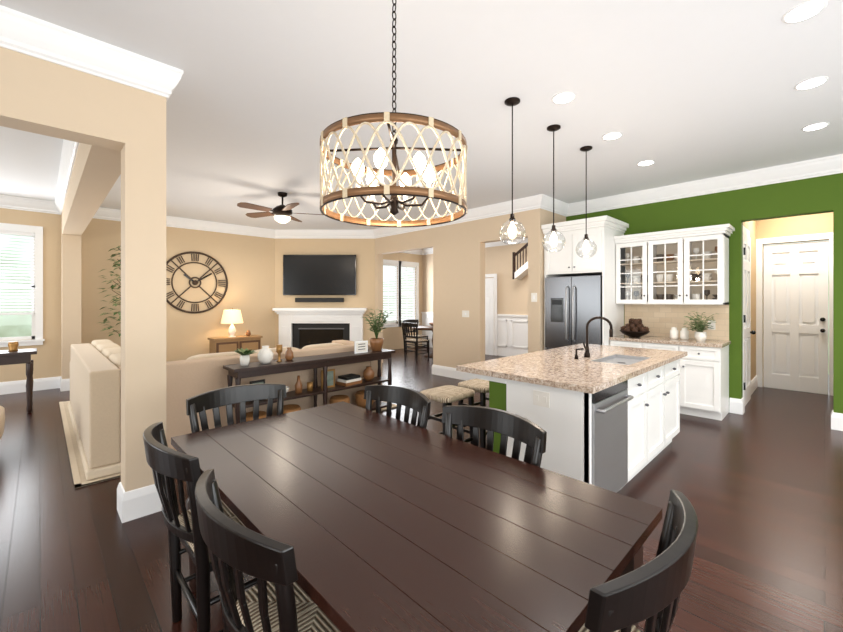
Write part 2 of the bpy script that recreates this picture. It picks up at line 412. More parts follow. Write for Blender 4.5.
# ------------------------------------------------------------------ kitchen cabinets
def shaker(b,x0,x1,z0,z1,y,m,fr=.055,knob=None):
    b.box(x0,x1,y,y+.012,z0,z1,m)
    b.box(x0,x0+fr,y-.01,y,z0,z1,m);b.box(x1-fr,x1,y-.01,y,z0,z1,m)
    b.box(x0+fr,x1-fr,y-.01,y,z0,z0+fr,m);b.box(x0+fr,x1-fr,y-.01,y,z1-fr,z1,m)
    if knob: b.ell((knob[0],y-.025,knob[1]),.012,.016,.012,STEELD,su=10,sv=6)
R90=Matrix.Rotation(-math.pi/2,4,'Z')
b=B();b.M=Matrix.Translation((6.03,2.125,0))@R90
W=1.265;D=.345;z0,z1=1.39,2.27
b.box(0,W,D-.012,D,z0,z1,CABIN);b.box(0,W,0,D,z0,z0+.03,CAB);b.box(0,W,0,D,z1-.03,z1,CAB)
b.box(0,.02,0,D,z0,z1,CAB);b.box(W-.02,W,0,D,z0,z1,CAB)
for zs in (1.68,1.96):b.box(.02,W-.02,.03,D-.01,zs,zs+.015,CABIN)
for i in range(3):
    a=i*W/3+.01;c=(i+1)*W/3-.01;f=.055
    b.box(a-.01,a+.01,-.002,D-.02,z0,z1,CAB)
    b.box(a,a+f,-.022,0,z0+.01,z1-.01,CAB);b.box(c-f,c,-.022,0,z0+.01,z1-.01,CAB)
    b.box(a+f,c-f,-.022,0,z0+.01,z0+.01+f,CAB);b.box(a+f,c-f,-.022,0,z1-.01-f,z1-.01,CAB)
    xm=(a+c)/2;b.box(xm-.007,xm+.007,-.018,-.004,z0+f,z1-f,CAB)
    for j in range(1,4):
        zm=z0+f+(z1-z0-2*f)*j/4;b.box(a+f,c-f,-.018,-.004,zm-.007,zm+.007,CAB)
    b.add([(a+f,-.008,z0+f),(c-f,-.008,z0+f),(c-f,-.008,z1-f),(a+f,-.008,z1-f)],[(0,1,2,3)],GLASS)
    b.ell(((c-.028) if i!=2 else (a+.028),-.035,z0+.12),.012,.016,.012,STEELD,su=10,sv=6)
    for zs in (z0+.03,1.695,1.975):
        for q in range(3):
            xx=a+.09+q*.115;k=random.choice([0,1,2]);dm=random.choice([DARKDISH,CERW,CERAM,CERW])
            if k==0:b.lathe([(.03,0),(.045,.05),(.05,.11),(.047,.11),(.04,.01)],(xx,.18,zs),dm,12)
            elif k==1:b.lathe([(.025,0),(.006,.01),(.006,.08),(.035,.11),(.032,.16)],(xx,.18,zs),dm,12)
            else:b.lathe([(.03,0),(.055,.04),(.06,.055)],(xx,.18,zs),dm,12);b.lathe([(.03,.056),(.055,.09),(.06,.1)],(xx,.18,zs),dm,12)
for e,za,zb in ((.015,z1,z1+.03),(.035,z1+.03,z1+.06),(.06,z1+.06,z1+.10)):
    b.box(0,W+e,-.02-e,D,za,zb,CAB)
b.obj('glass_door_cabinet',bevel=.002)
b=B();b.M=Matrix.Translation((5.79,2.12,0))@R90;D=.58;W=1.26
b.box(0,W,.07,D,0,.1,CAB);b.box(0,W,0,D,.1,.885,CAB)
for i in range(3):
    a=i*W/3+.01;c=(i+1)*W/3-.01
    shaker(b,a,c,.72,.87,-.012,CAB,.035,((a+c)/2,.795));shaker(b,a,c,.12,.70,-.012,CAB,.055,(a+.04,.62))
b.box(0,W+.02,-.035,D,.885,.925,GRAN)
b.obj('base_cabinet',bevel=.003)
b=B();b.box(KX-.012,KX-.001,.86,2.12,.926,1.388,TILE);b.box(KX-.018,KX-.011,1.0,1.08,1.06,1.18,PLATE);b.obj('backsplash')
b=B();b.M=Matrix.Translation((5.60,3.03,0))@R90;W2=.90;D=.775
b.box(-.0,.025,0,D,0,2.47,CAB);b.box(W2-.025,W2,0,D,0,2.47,CAB);b.box(.025,W2-.025,.01,D,1.84,2.47,CAB)
shaker(b,.03,W2/2-.004,1.87,2.42,-.004,CAB,.06,(W2/2-.04,1.93));shaker(b,W2/2+.004,W2-.03,1.87,2.42,-.004,CAB,.06,(W2/2+.04,1.93))
for e,za,zb in ((.015,2.47,2.50),(.035,2.50,2.54),(.07,2.54,2.60)):
    b.box(0,W2+e,-.02-e,D,za,zb,CAB)
b.obj('refrigerator_surround_cabinet',bevel=.002)
b=B();b.M=Matrix.Translation((5.56,3.0,0))@R90;w=.84
b.box(0.005,w-.005,.06,.75,.02,1.80,STEELD);b.box(.03,w-.03,.1,.7,0,.03,BLACKM)
b.box(.005,w/2-.004,0,.06,.72,1.79,STEELF);b.box(w/2+.004,w-.005,0,.06,.72,1.79,STEELF)
b.box(.005,w-.005,0,.06,.08,.70,STEELF)
for x in (w/2-.05,w/2+.05):
    b.tube([(x,0,.85),(x,-.05,.88),(x,-.06,1.25),(x,-.05,1.62),(x,0,1.65)],.012,STEEL,8)
b.tube([(.1,0,.62),(.13,-.05,.62),(.42,-.06,.62),(.71,-.05,.62),(.74,0,.62)],.012,STEEL,8)
b.box(.1,.3,-.004,.0,1.12,1.48,BLACK);b.box(.12,.28,-.008,-.003,1.38,1.45,SCREEN)
b.obj('refrigerator',bevel=.008)

# ------------------------------------------------------------------ island
b=B();ix0,ix1,iy0,iy1=2.44,4.64,1.02,1.62
b.box(ix0+.0,ix0+.02,iy0,iy1,0,.885,CAB)
b.box(ix0+.02,ix1,iy0+.07,iy1,0,.1,CAB);b.box(ix0+.64,ix1,iy0+.02,iy1,.1,.885,CAB);b.box(ix0+.02,ix0+.64,iy0+.30,iy1,.1,.885,CAB)
b.box(ix0+.0,ix0+.03,iy0-.005,iy0+.03,0,.885,CAB)
b.box(ix0-.012,ix0,iy0,iy1,0,.14,CAB)
b.box(ix0+.01,ix1,iy1,iy1+.16,0,.84,GREEN);b.box(ix0-.01,ix1,iy1,iy1+.36,.84,.885,CAB)
b.box(ix0-.012,ix0+.01,iy1,iy1+.17,0,.14,CAB)
b.M=Matrix.Translation((0,iy0+.02,0))
xs=[ix0+.66,ix0+1.14,ix0+1.64,ix1-.01]
for i in range(3):
    a,c=xs[i]+.006,xs[i+1]-.006
    shaker(b,a,c,.71,.865,-.012,CAB,.04,((a+c)/2,.79) )
    if i==0: shaker(b,a,c,.12,.69,-.012,CAB,.055,(c-.05,.6))
    else: shaker(b,a,c,.12,.69,-.012,CAB,.055,((a+.04) if i==2 else (c-.04),.6))
b.M=Matrix()
cx0,cx1,cy0,cy1=2.38,4.71,.97,2.05;sx0,sx1,sy0,sy1=3.40,4.02,1.10,1.42
for (a,c,d,e) in [(cx0,sx0,cy0,cy1),(sx1,cx1,cy0,cy1),(sx0,sx1,cy0,sy0),(sx0,sx1,sy1,cy1)]:
    b.box(a,c,d,e,.886,.925,GRAN)
b.box(sx0,sx1,sy0,sy1,.887,.89,STEEL)
for (a,c,d,e) in [(sx0,sx0+.008,sy0,sy1),(sx1-.008,sx1,sy0,sy1),(sx0,sx1,sy0,sy0+.008),(sx0,sx1,sy1-.008,sy1)]:
    b.box(a,c,d,e,.888,.921,STEEL)
b.lathe([(.035,0),(.03,.004)],(3.71,1.26,.89),STEELD,16)
b.box(ix0-.006,ix0,1.28,1.40,.73,.83,PLATE)
for y in (1.31,1.37): b.box(ix0-.009,ix0-.005,y-.012,y+.012,.76,.80,CERW)
b.obj('kitchen_island')
b=B();b.box(ix0+.035,ix0+.63,iy0-.005,iy0+.28,.11,.875,STEEL);b.box(ix0+.035,ix0+.63,iy0-.02,iy0-.005,.12,.80,STEEL)
b.box(ix0+.035,ix0+.63,iy0-.02,iy0-.005,.805,.87,BLACK);b.box(ix0+.05,ix0+.61,iy0+.04,iy0+.25,0,.11,BLACKM)
b.tube([(ix0+.07,iy0-.02,.755),(ix0+.075,iy0-.06,.755),(ix0+.59,iy0-.06,.755),(ix0+.595,iy0-.02,.755)],.013,STEEL,8)
b.obj('dishwasher',bevel=.003)
b=B();fx,fy=3.60,1.52
b.lathe([(.028,0),(.026,.03),(.018,.05),(.015,.10)],(fx,fy,.925),BRONZE,16)
pts=[(fx,fy,1.0),(fx,fy,1.16)]
for k in range(0,11):
    a=math.pi*k/10*1.05;pts.append((fx+.0,fy-.09+.09*math.cos(a),1.20+.09*math.sin(a)))
pts=[(p[0]+(fy-p[1])*.5,p[1],p[2]) for p in pts]
b.tube(pts,.012,BRONZE,10)
e=pts[-1];b.cyl(e,(e[0],e[1],e[2]-.07),.016,BRONZE)
b.tube([(fx-.02,fy,.99),(fx-.08,fy-.01,1.03),(fx-.10,fy-.01,1.07)],.007,BRONZE,8)
b.lathe([(.018,0),(.014,.03),(.008,.04),(.008,.09)],(fx-.18,fy+.02,.925),BRONZE,12)
b.tube([(fx-.18,fy+.02,1.01),(fx-.17,fy-.04,1.02)],.007,BRONZE,8)
b.obj('kitchen_faucet')

# ------------------------------------------------------------------ island stools
def stool():
    b=B()
    for sx in(-1,1):
        for sy in(-1,1):
            b.bar((sx*.19,sy*.15,0),(sx*.17,sy*.13,.60),.035,.035,BLACKW)
    for z in (.2,.38):
        for s in(-1,1):
            b.bar((-.18,s*.145,z),(.18,s*.145,z),.02,.025,BLACKW);b.bar((s*.18,-.145,z+.05),(s*.18,.145,z+.05),.02,.025,BLACKW)
    b.ell((0,0,.61),.22,.18,.03,RUSH,e=.35)
    return b
o=stool().obj('bar_stool',(2.62,2.36,0),0)
copyobj(o,'bar_stool',(3.14,2.36,0),0)
copyobj(o,'bar_stool',(3.85,2.36,0),0)

# ------------------------------------------------------------------ dining table
b=B();tx0,tx1,ty0,ty1=.47,1.480,.375,2.29
n=7;w=(tx1-tx0)/n
b.box(tx0+.004,tx1-.004,ty0+.004,ty1-.004,.722,.758,DARK)
for i in range(n):
    b.box(tx0+i*w+.0004,tx0+(i+1)*w-.0004,ty0,ty1,.725,.76,WOOD_T)
b.box(tx0+.07,tx1-.07,ty0+.07,ty0+.10,.63,.725,ESPR);b.box(tx0+.07,tx1-.07,ty1-.10,ty1-.07,.63,.725,ESPR)
b.box(tx0+.07,tx0+.10,ty0+.07,ty1-.07,.63,.725,ESPR);b.box(tx1-.10,tx1-.07,ty0+.07,ty1-.07,.63,.725,ESPR)
for x in(tx0+.09,tx1-.09):
    for y in(ty0+.09,ty1-.09):
        b.box(x-.045,x+.045,y-.045,y+.045,.55,.725,ESPR)
        b.lathe([(.022,0),(.03,.03),(.028,.10),(.042,.35),(.045,.45),(.03,.47),(.04,.49),(.04,.56)],(x,y,0),ESPR,16)
b.obj('dining_table',bevel=.0012)

# ------------------------------------------------------------------ dining chairs
def chair():
    b=B();Wd=.27
    for s in(-1,1):
        b.tube([(s*.205,-.19,0),(s*.215,-.195,.25),(s*.225,-.20,.46),(s*.245,-.225,.70),(s*.262,-.25,.86)],[.019,.022,.024,.021,.019],BLACKW,10)
        b.tube([(s*.225,.19,0),(s*.225,.19,.30),(s*.225,.19,.47)],[.018,.02,.022],BLACKW,10)
        for z in(.16,.30): b.cyl((s*.21,-.19,z),(s*.225,.19,z),.012,BLACKW,seg=8)
    for z in(.20,.34): b.cyl((-.225,.19,z),(.225,.19,z),.012,BLACKW,seg=8)
    b.cyl((-.21,-.19,.22),(.21,-.19,.22),.012,BLACKW,seg=8)
    def rail(z0,z1,half,yend,bow,th,arch=0,N=18):
        vs=[];
        for i in range(N+1):
            t=-1+2*i/N;x=t*half;y=yend-bow*(1-t*t);zt=z1+arch*(1-t*t)
            lean=(z1-z0)*.14
            vs+=[(x,y,z0),(x,y+th,z0),(x,y+th-lean,zt),(x,y-lean,zt)]
        fs=[]
        for i in range(N):
            o=i*4;p=o+4
            fs+=[(o,o+1,p+1,p),(o+1,o+2,p+2,p+1),(o+2,o+3,p+3,p+2),(o+3,o,p,p+3)]
        fs+=[(0,3,2,1),(N*4,N*4+1,N*4+2,N*4+3)]
        b.add(vs,fs,BLACKW,False)
    rail(.805,.890,.288,-.248,.085,.030,.02)
    rail(.545,.585,.235,-.215,.06,.022)
    for i in range(6):
        t=-.72+i*1.44/5
        xb=t*.235;yb=-.215-.06*(1-t*t)+.011;xt=t*.285;yt=-.245-.085*(1-t*t)+.013
        b.bar((xb,yb,.575),((xb+xt)/2,(yb+yt)/2-.006,.70),.036,.012,BLACKW,up=(0,1,0))
        b.bar(((xb+xt)/2,(yb+yt)/2-.006,.695),(xt,yt,.83),.036,.012,BLACKW,up=(0,1,0))
    b.bar((-.235,.19,.445),(.235,.19,.445),.03,.03,BLACKW);b.bar((-.22,-.195,.445),(.22,-.195,.445),.03,.03,BLACKW)
    for s in(-1,1): b.bar((s*.222,-.19,.445),(s*.23,.19,.445),.03,.03,BLACKW)
    b.ell((0,0,.452),.235,.205,.028,RUSH,e=.3,su=32)
    return b
ch=chair().obj('dining_chair',(.635,1.84,0),-math.pi/2,bevel=.004)
copyobj(ch,'dining_chair',(.645,1.13,0),-math.pi/2)
copyobj(ch,'dining_chair',(1.285,1.11,0),math.pi/2)
copyobj(ch,'dining_chair',(1.285,1.80,0),math.pi/2)
copyobj(ch,'dining_chair',(.875,2.25,0),math.pi)
copyobj(ch,'dining_chair',(1.055,.55,0),0)

# ------------------------------------------------------------------ chandelier
b=B();cx,cy=.985,1.165;R=.272;za,zb=1.80,2.03
def band(z,h,r,m,N=64,t=.008):
    b.lathe([(r,-h/2),(r+t,-h/2),(r+t,h/2),(r,h/2),(r,-h/2)],(cx,cy,z),m,N,False)
band(zb,.024,R,RINGW);band(za,.024,R,RINGW)
b.torus((cx,cy,zb+.013),R+.004,.004,BRONZE,seg=64);b.torus((cx,cy,za-.013),R+.004,.004,BRONZE,seg=64)
mid=(za+zb)/2;A=(zb-za)/2-.012
K=6
for ph in (0,math.pi,math.pi/2,-math.pi/2):
    pts=[(cx+(R+.004)*math.cos(t),cy+(R+.004)*math.sin(t),mid+A*math.sin(K*t+ph)) for t in [2*math.pi*i/192 for i in range(192)]]
    b.tube(pts,.0042,LATT,6,closed=True)
for i in range(2*K):
    a=2*math.pi*i/(2*K)+math.pi/(2*K)
    for z in(za,zb):
        c=(cx+(R+.004)*math.cos(a),cy+(R+.004)*math.sin(a),z)
        b.M=Matrix.Translation(c)@Matrix.Rotation(a,4,'Z');b.box(-.007,.007,-.009,.009,-.015,.015,ROPE);b.M=Matrix()
b.lathe([(.004,-.05),(.018,-.04),(.012,-.02),(.02,0),(.012,.03),(.009,.06),(.009,.22),(.016,.24),(.006,.26)],(cx,cy,za+.03),BRONZE,14)
for i in range(4):
    a=math.pi/4+math.pi/2*i;b.cyl((cx,cy,zb+.01),(cx+R*math.cos(a),cy+R*math.sin(a),zb),.005,BRONZE,seg=6)
for i in range(6):
    a=math.pi/6+2*math.pi*i/6;u=Vector((math.cos(a),math.sin(a),0));c=Vector((cx,cy,za+.04))
    b.tube([c,c+u*.05-Vector((0,0,.02)),c+u*.11-Vector((0,0,.015)),c+u*.14+Vector((0,0,.02))],.005,BRONZE,6)
    q=c+u*.14+Vector((0,0,.02))
    b.lathe([(.018,0),(.012,.006),(.009,.01),(.009,.05),(.007,.052)],q,CERW,10)
    b.lathe([(.006,.052),(.020,.068),(.026,.088),(.020,.108),(.003,.128)],q,BULB,12)
z=zb+.03;i=0
b.torus((cx,cy,z+.01),.016,.003,BRONZE,'y',14,6)
while z<CH-.05:
    b.torus((cx,cy,z+.03),.009,.0024,BRONZE,'x' if i%2 else 'y',12,5,sy=1.9);z+=.029;i+=1
b.lathe([(.065,0),(.06,-.012),(.02,-.03),(.008,-.045)],(cx,cy,CH),BRONZE,20)
b.obj('chandelier')

# ------------------------------------------------------------------ pendants
def pendant(x,y):
    b=B();b.lathe([(.062,0),(.062,-.012),(.045,-.022),(.01,-.03)],(0,0,CH),BRONZE,20)
    b.cyl((0,0,CH-.02),(0,0,2.13),.005,BRONZE,seg=6)
    b.lathe([(.008,.145),(.016,.14),(.018,.11),(.026,.10),(.026,.085),(.018,.08)],(0,0,2.0),BRONZE,16)
    prof=[(.028,.095),(.04,.085),(.075,.06),(.10,.015),(.105,-.02),(.092,-.065),(.06,-.095),(.045,-.10)]
    b.lathe(prof,(0,0,2.0),GLOBE,28,False)
    b.lathe([(.010,.08),(.012,.06),(.030,.03),(.036,.005),(.028,-.022),(.004,-.04)],(0,0,2.0),BULB,14)
    b.obj('pendant_light',(x,y,0))
for x in(2.72,3.41,4.12): pendant(x,1.75)
CANS=[(3.04,.08),(4.08,.07),(5.13,.06),(2.97,1.44),(4.0,1.446),(5.07,1.455),(2.0,-1.3),(3.6,-1.3),(5.1,-1.3)]
for x,y in CANS:
    b=B();b.lathe([(.076,-.004),(.088,-.004),(.092,0),(.076,0),(.076,-.004)],(0,0,CH),WHITE,28,False)
    b.lathe([(.001,-.003),(.078,-.003)],(0,0,CH),CANL,28,False);b.obj('recessed_light',(x,y,0))

# ------------------------------------------------------------------ rug + sofa (sectional)
b=B();b.box(.19,3.5,4.02,7.5,0,.014,RUG);b.box(.19,3.5,4.02,4.06,.002,.017,CUSH);b.box(.19,.23,4.02,7.5,.002,.017,CUSH);b.obj('area_rug')
b=B()
sx0,sy0,sx1,sy1=.28,4.08,3.25,7.0
b.box(sx0-.02,sx1,sy0-.02,sy0+.97,0,.08,CUSH);b.box(sx0-.02,sx0+.97,sy0+.97,sy1,0,.08,CUSH)
b.box(sx0+.2,sx1-.01,sy0+.2,sy0+.95,.08,.40,SOFA);b.box(sx0+.2,sx0+.95,sy0+.95,sy1-.01,.08,.40,SOFA)
b.box(sx0+.2,sx1-.2,sy0,sy0+.2,.08,.86,SOFAB);b.box(sx0,sx0+.2,sy0,sy1-.2,.08,.86,SOFA)
b.box(sx1-.2,sx1,sy0,sy0+.95,.08,.84,SOFAB);b.box(sx0,sx0+.95,sy1-.2,sy1,.08,.62,SOFA)
for i in range(3):
    c=1.0+.32+i*.62
    b.ell((c,sy0+.60,.47),.31,.36,.085,CUSH,e=.3);b.ell((c,sy0+.31,.68),.30,.11,.20,SOFA,e=.4)
for i in range(4):
    c=sy0+.50+i*.62
    b.ell((sx0+.60,c+.18,.47),.36,.31,.085,CUSH,e=.3);b.ell((sx0+.31,c+.2,.69),.11,.30,.21,CUSH,e=.35)
b.obj('sectional_sofa',(0,0,.017),bevel=.02,seg=3)

# ------------------------------------------------------------------ console table behind sofa
b=B();kx0,kx1,ky0,ky1=1.25,3.15,3.70,4.01
b.box(kx0,kx1,ky0,ky1,.795,.825,ESPR);b.box(kx0+.04,kx1-.04,ky0+.03,ky1-.03,.73,.795,ESPR)
b.box(kx0+.04,kx1-.04,ky0+.03,ky1-.03,.45,.475,ESPR);b.box(kx0+.04,kx1-.04,ky0+.03,ky1-.03,.14,.165,ESPR)
for x in(kx0+.05,(kx0+kx1)/2,kx1-.05):
    for y in(ky0+.05,ky1-.05): b.lathe([(.02,0),(.026,.05),(.018,.09),(.026,.15),(.026,.2),(.016,.3),(.026,.43),(.026,.5),(.018,.6),(.026,.735)],(x,y,0),ESPR,12)
b.obj('console_table',bevel=.003)
TZ=.825;TY=3.86
def vase(name,loc,prof,m,seg=20):
    b=B();b.lathe(prof,(0,0,0),m,seg);return b.obj(name,loc)
J1=[(.04,0),(.07,.04),(.075,.09),(.05,.13),(.03,.15),(.035,.17),(.028,.168)]
vase('ceramic_jar',(1.60,TY,TZ),J1,CERW);vase('ceramic_jar',(1.86,TY+.03,TZ),[(.03,0),(.045,.03),(.04,.08),(.02,.11),(.025,.13)],CERAM)
vase('candle_holder',(1.74,TY,TZ),[(.03,0),(.012,.02),(.012,.08),(.03,.1),(.03,.17),(.001,.17)],GOLD)
b=B()
for i in range(26):
    a=i*2.4;b.leaf((0,0,.09),(math.cos(a),math.sin(a),.4+.9*random.random()),.13,.05,random.choice([LEAF,LEAF2]),.2)
b.lathe([(.035,0),(.045,.05),(.04,.10),(.036,.10)],(0,0,0),CERW,14);b.obj('small_plant',(1.40,TY,TZ))
def frame(nm,x,z,w,h,m,rz):
    b=B();b.box(-w/2,w/2,-.008,.008,0,h,m);b.box(-w/2+.02,w/2-.02,-.011,-.007,.02,h-.02,PHOTO);b.box(-.02,.02,0,.06,0,.02,m);b.obj(nm,(x,TY,z),rz)
frame('picture_frame',1.52,.475,.15,.19,BLACKM,.1)
frame('picture_frame',2.30,.475,.16,.2,GOLD,-.1)
vase('table_bottle',(1.95,TY,.475),[(.035,0),(.04,.08),(.02,.12),(.012,.18)],CERAM)
vase('ceramic_bowl',(1.76,TY,.475),[(.03,0),(.07,.05),(.08,.08),(.075,.08),(.03,.01)],CERW)
vase('candle_jar',(2.08,TY,.475),[(.03,0),(.032,.09),(.001,.09)],GOLD)
vase('ceramic_jar',(2.86,TY,.475),J1,CERAM)
for xx in(1.50,1.85,2.45,2.80):
    b=B();b.lathe([(.08,0),(.11,.06),(.115,.15),(.10,.18),(.095,.15)],(0,0,0),BASKET,20);b.obj('wicker_basket',(xx,TY,.165))
b=B();b.box(-.12,.12,-.09,.09,0,.035,CERAM);b.box(-.11,.11,-.085,.085,.035,.065,CERW);b.box(-.1,.1,-.08,.08,.065,.095,BLACKM);b.obj('stack_of_books',(2.58,TY,.475),.1)
b=B();b.box(-.09,.09,-.008,.008,0,.14,WHITE);b.box(-.075,.075,-.011,-.007,.015,.125,PLATE);
for i in range(3): b.box(-.05,.05,-.013,-.011,.04+i*.03,.048+i*.03,BLACKM)
b.box(-.02,.02,0,.05,0,.02,WHITE);b.obj('framed_sign',(2.72,TY-.04,TZ),0)
b=B();b.lathe([(.06,0),(.085,.10),(.09,.15),(.08,.15),(.075,.13)],(0,0,0),CERAM,20);b.lathe([(.001,.135),(.078,.135)],(0,0,0),TRUNK,16,False)
for i in range(20):
    a=random.uniform(0,6.28);s=random.uniform(.03,.18);h=random.uniform(.20,.40)
    top=(s*math.cos(a),s*math.sin(a),.13+h);b.tube([(0,0,.13),(s*.3*math.cos(a),s*.3*math.sin(a),.13+h*.5),top],.003,LEAF,5)
    for k in range(6):
        t=.4+.6*k/5;p=(s*t*math.cos(a),s*t*math.sin(a),.13+h*t);q=random.uniform(0,6.28)
        b.leaf(p,(math.cos(q),math.sin(q),.5),.10,.045,random.choice([LEAF,LEAF2]),.3)
b.obj('potted_plant',(2.98,TY,TZ))

# ------------------------------------------------------------------ fireplace (local frame on the diagonal wall)
b=B()
b.box(-.95,-.66,-.12,-.001,0,1.13,WHITE);b.box(.66,.95,-.12,-.001,0,1.13,WHITE);b.box(-.66,.66,-.12,-.001,.92,1.13,WHITE)
b.box(-.66,.66,-.05,-.001,0,.92,BLACKM);b.box(-.50,.50,-.055,-.045,.1,.78,BLACK)
b.box(-.52,.52,-.07,-.05,.78,.81,STEELD);b.box(-.52,.52,-.07,-.05,.07,.10,STEELD)
b.box(-.98,.98,-.16,-.001,1.13,1.17,WHITE);b.box(-1.01,1.01,-.20,-.001,1.17,1.21,WHITE);b.box(-1.04,1.04,-.25,-.001,1.21,1.27,WHITE)
for s in(-1,1): b.box(s*.72,s*.89,-.13,-.12,.2,.85,WHITE)
b.box(-.6,.6,-.13,-.12,.96,1.09,WHITE);b.box(-1.0,1.0,-.45,-.12,0,.04,BLACKM)
def off(d): return (mid2.x+d*math.cos(ang),mid2.y+d*math.sin(ang),0)
b.obj('fireplace',off(-.07),ang,bevel=.004)
b=B();b.box(-.83,.83,-.09,-.04,1.56,2.48,BLACK);b.box(-.81,.81,-.093,-.089,1.58,2.46,SCREEN);b.box(-.3,.3,-.04,-.001,1.8,2.2,BLACKM)
b.obj('television',off(-.10),ang,bevel=.004)
b=B();b.box(-.55,.55,-.12,-.03,1.40,1.50,BLACKM);b.box(-.05,.05,-.08,-.001,1.42,1.48,BLACKM);b.obj('soundbar',off(-.1),ang,bevel=.01)

# ------------------------------------------------------------------ wall clock
b=B();c=(2.22,8.775,1.80)
b.torus(c,.60,.02,CLOCKM,'y',48,8);b.torus(c,.40,.012,CLOCKM,'y',40,8);b.torus(c,.10,.014,CLOCKM,'y',24,8)
for i in range(12):
    a=math.pi/6*i
    u=Vector((math.sin(a),0,math.cos(a)));w=Vector((math.cos(a),0,-math.sin(a)))
    cc=Vector(c)
    for k in ([-1,0,1] if i%3 else [-1.5,-.5,.5,1.5]):
        b.bar(cc+u*.43+w*k*.035,cc+u*.57+w*k*.042,.016,.012,CLOCKM,up=(0,1,0))
for i in range(4):
    a=math.pi/4+math.pi/2*i;u=Vector((math.sin(a),0,math.cos(a)))
    b.bar(Vector(c)+u*.10,Vector(c)+u*.60,.022,.012,CLOCKM,up=(0,1,0))
u=Vector((math.sin(1.0),0,math.cos(1.0)));b.bar(Vector(c),Vector(c)+u*.36,.03,.01,BLACK,up=(0,1,0))
u=Vector((math.sin(-.9),0,math.cos(-.9)));b.bar(Vector(c),Vector(c)+u*.25,.035,.01,BLACK,up=(0,1,0))
b.cyl((c[0],8.76,c[2]),(c[0],8.80,c[2]),.05,CLOCKM)
b.obj('wall_clock')

# ------------------------------------------------------------------ chest, lamp
b=B();b.M=Matrix.Translation((2.86,8.2,0));
b.box(-.47,.47,-.02,.38,.66,.70,OAK);b.box(-.44,.44,0,.36,.12,.66,OAK)
for x in(-.42,.42):
    for y in(.03,.33): b.box(x-.025,x+.025,y-.025,y+.025,0,.13,OAK)
for a,c in((-.42,-.01),(.01,.42)):
    b.box(a,c,-.012,0,.16,.62,WALNUT);b.box(a+.04,c-.04,-.018,-.012,.2,.58,OAK)
    b.ell(((a+c)/2+(.15 if a<-.2 else -.15),-.03,.42),.014,.014,.014,BRONZE,su=8,sv=6)
b.obj('storage_chest',bevel=.004)
b=B();b.lathe([(.07,0),(.07,.015),(.03,.03),(.065,.08),(.075,.13),(.05,.2),(.02,.24),(.012,.26),(.012,.34)],(0,0,0),CERW,20)
b.lathe([(.21,.28),(.155,.55)],(0,0,0),SHADE,28,False);b.lathe([(.005,.34),(.005,.56)],(0,0,0),GOLD,8);b.ell((0,0,.57),.012,.012,.02,GOLD,su=8,sv=6)
b.bar((-.155,0,.545),(.155,0,.545),.004,.004,GOLD)
b.obj('table_lamp',(2.79,8.38,.70))
vase('small_vase',(3.1,8.35,.70),[(.03,0),(.05,.04),(.04,.09),(.02,.12)],CERAM)

# ------------------------------------------------------------------ tall faux tree
b=B();b.lathe([(.13,0),(.17,.28),(.16,.30),(.15,.27)],(0,0,0),BASKET,20);b.lathe([(.001,.26),(.152,.26)],(0,0,0),TRUNK,16,False)
b.tube([(0,0,.25),(.03,0,.9),(-.02,.02,1.5),(.0,0,2.2)],[.025,.02,.018,.008],TRUNK,8)
for i in range(300):
    h=random.uniform(.85,2.35);a=random.uniform(0,6.28);r=random.uniform(.04,.30)*(1 if h<2 else .6)
    if i%6==0:b.tube([(0,0,h-.15),(r*.8*math.cos(a),r*.8*math.sin(a),h)],.005,TRUNK,5)
    b.leaf((r*math.cos(a),r*math.sin(a),h),(math.cos(a+random.uniform(-1,1)),math.sin(a),random.uniform(-.4,.5)),.13,.055,random.choice([LEAF,LEAF2]),.3)
b.obj('potted_tree',(1.05,8.32,0))

# ------------------------------------------------------------------ ceiling fan
b=B()
b.lathe([(.07,0),(.065,-.04),(.02,-.06)],(0,0,CH),BRONZE,20);b.cyl((0,0,CH-.05),(0,0,2.83),.013,BRONZE)
b.lathe([(.03,.10),(.09,.07),(.14,.03),(.14,-.02),(.08,-.05),(.05,-.06)],(0,0,2.77),BRONZE,24)
b.lathe([(.05,-.06),(.12,-.075),(.11,-.12),(.06,-.155),(.005,-.165)],(0,0,2.77),BOWL,24)
for i in range(5):
    a=2*math.pi*i/5+.75;b.M=Matrix.Rotation(a,4,'Z')@Matrix.Translation((0,0,2.76))@Matrix.Rotation(math.radians(12),4,'X')
    b.box(.08,.24,-.02,.02,-.004,.004,BRONZE)
    b.prism([(.2,-.06),(.6,-.085),(.66,-.055),(.68,0),(.66,.055),(.6,.085),(.2,.06)],-.005,.005,WALNUT);b.M=Matrix()
b.obj('ceiling_fan',(2.60,5.66,0))

# ------------------------------------------------------------------ left room
b=B();b.M=Matrix.Translation((-.65,7.3,0))
b.box(-.62,.62,-.22,.22,.75,.79,ESPR);b.box(-.56,.56,-.18,.18,.64,.75,ESPR)
for x in(-.55,.55):
    for y in(-.17,.17): b.lathe([(.018,0),(.03,.04),(.022,.1),(.034,.35),(.024,.45),(.034,.5),(.034,.64)],(x,y,0),ESPR,12)
b.ell((.2,-.19,.69),.014,.014,.014,GOLD,su=8,sv=6);b.ell((-.2,-.19,.69),.014,.014,.014,GOLD,su=8,sv=6)
b.obj('sofa_table',bevel=.004)
vase('glass_vase',(-.25,7.3,.79),[(.05,0),(.035,.03),(.05,.08),(.045,.12)],GOLD)
b=B();b.ell((0,0,.30),.42,.42,.14,SOFA,e=.35);b.ell((0,0,.44),.38,.38,.06,CUSH,e=.5)
for x in(-.3,.3):
    for y in(-.3,.3): b.cyl((x,y,0),(x,y,.2),.02,ESPR,r1=.03)
b.obj('ottoman',(-.66,5.35,0))

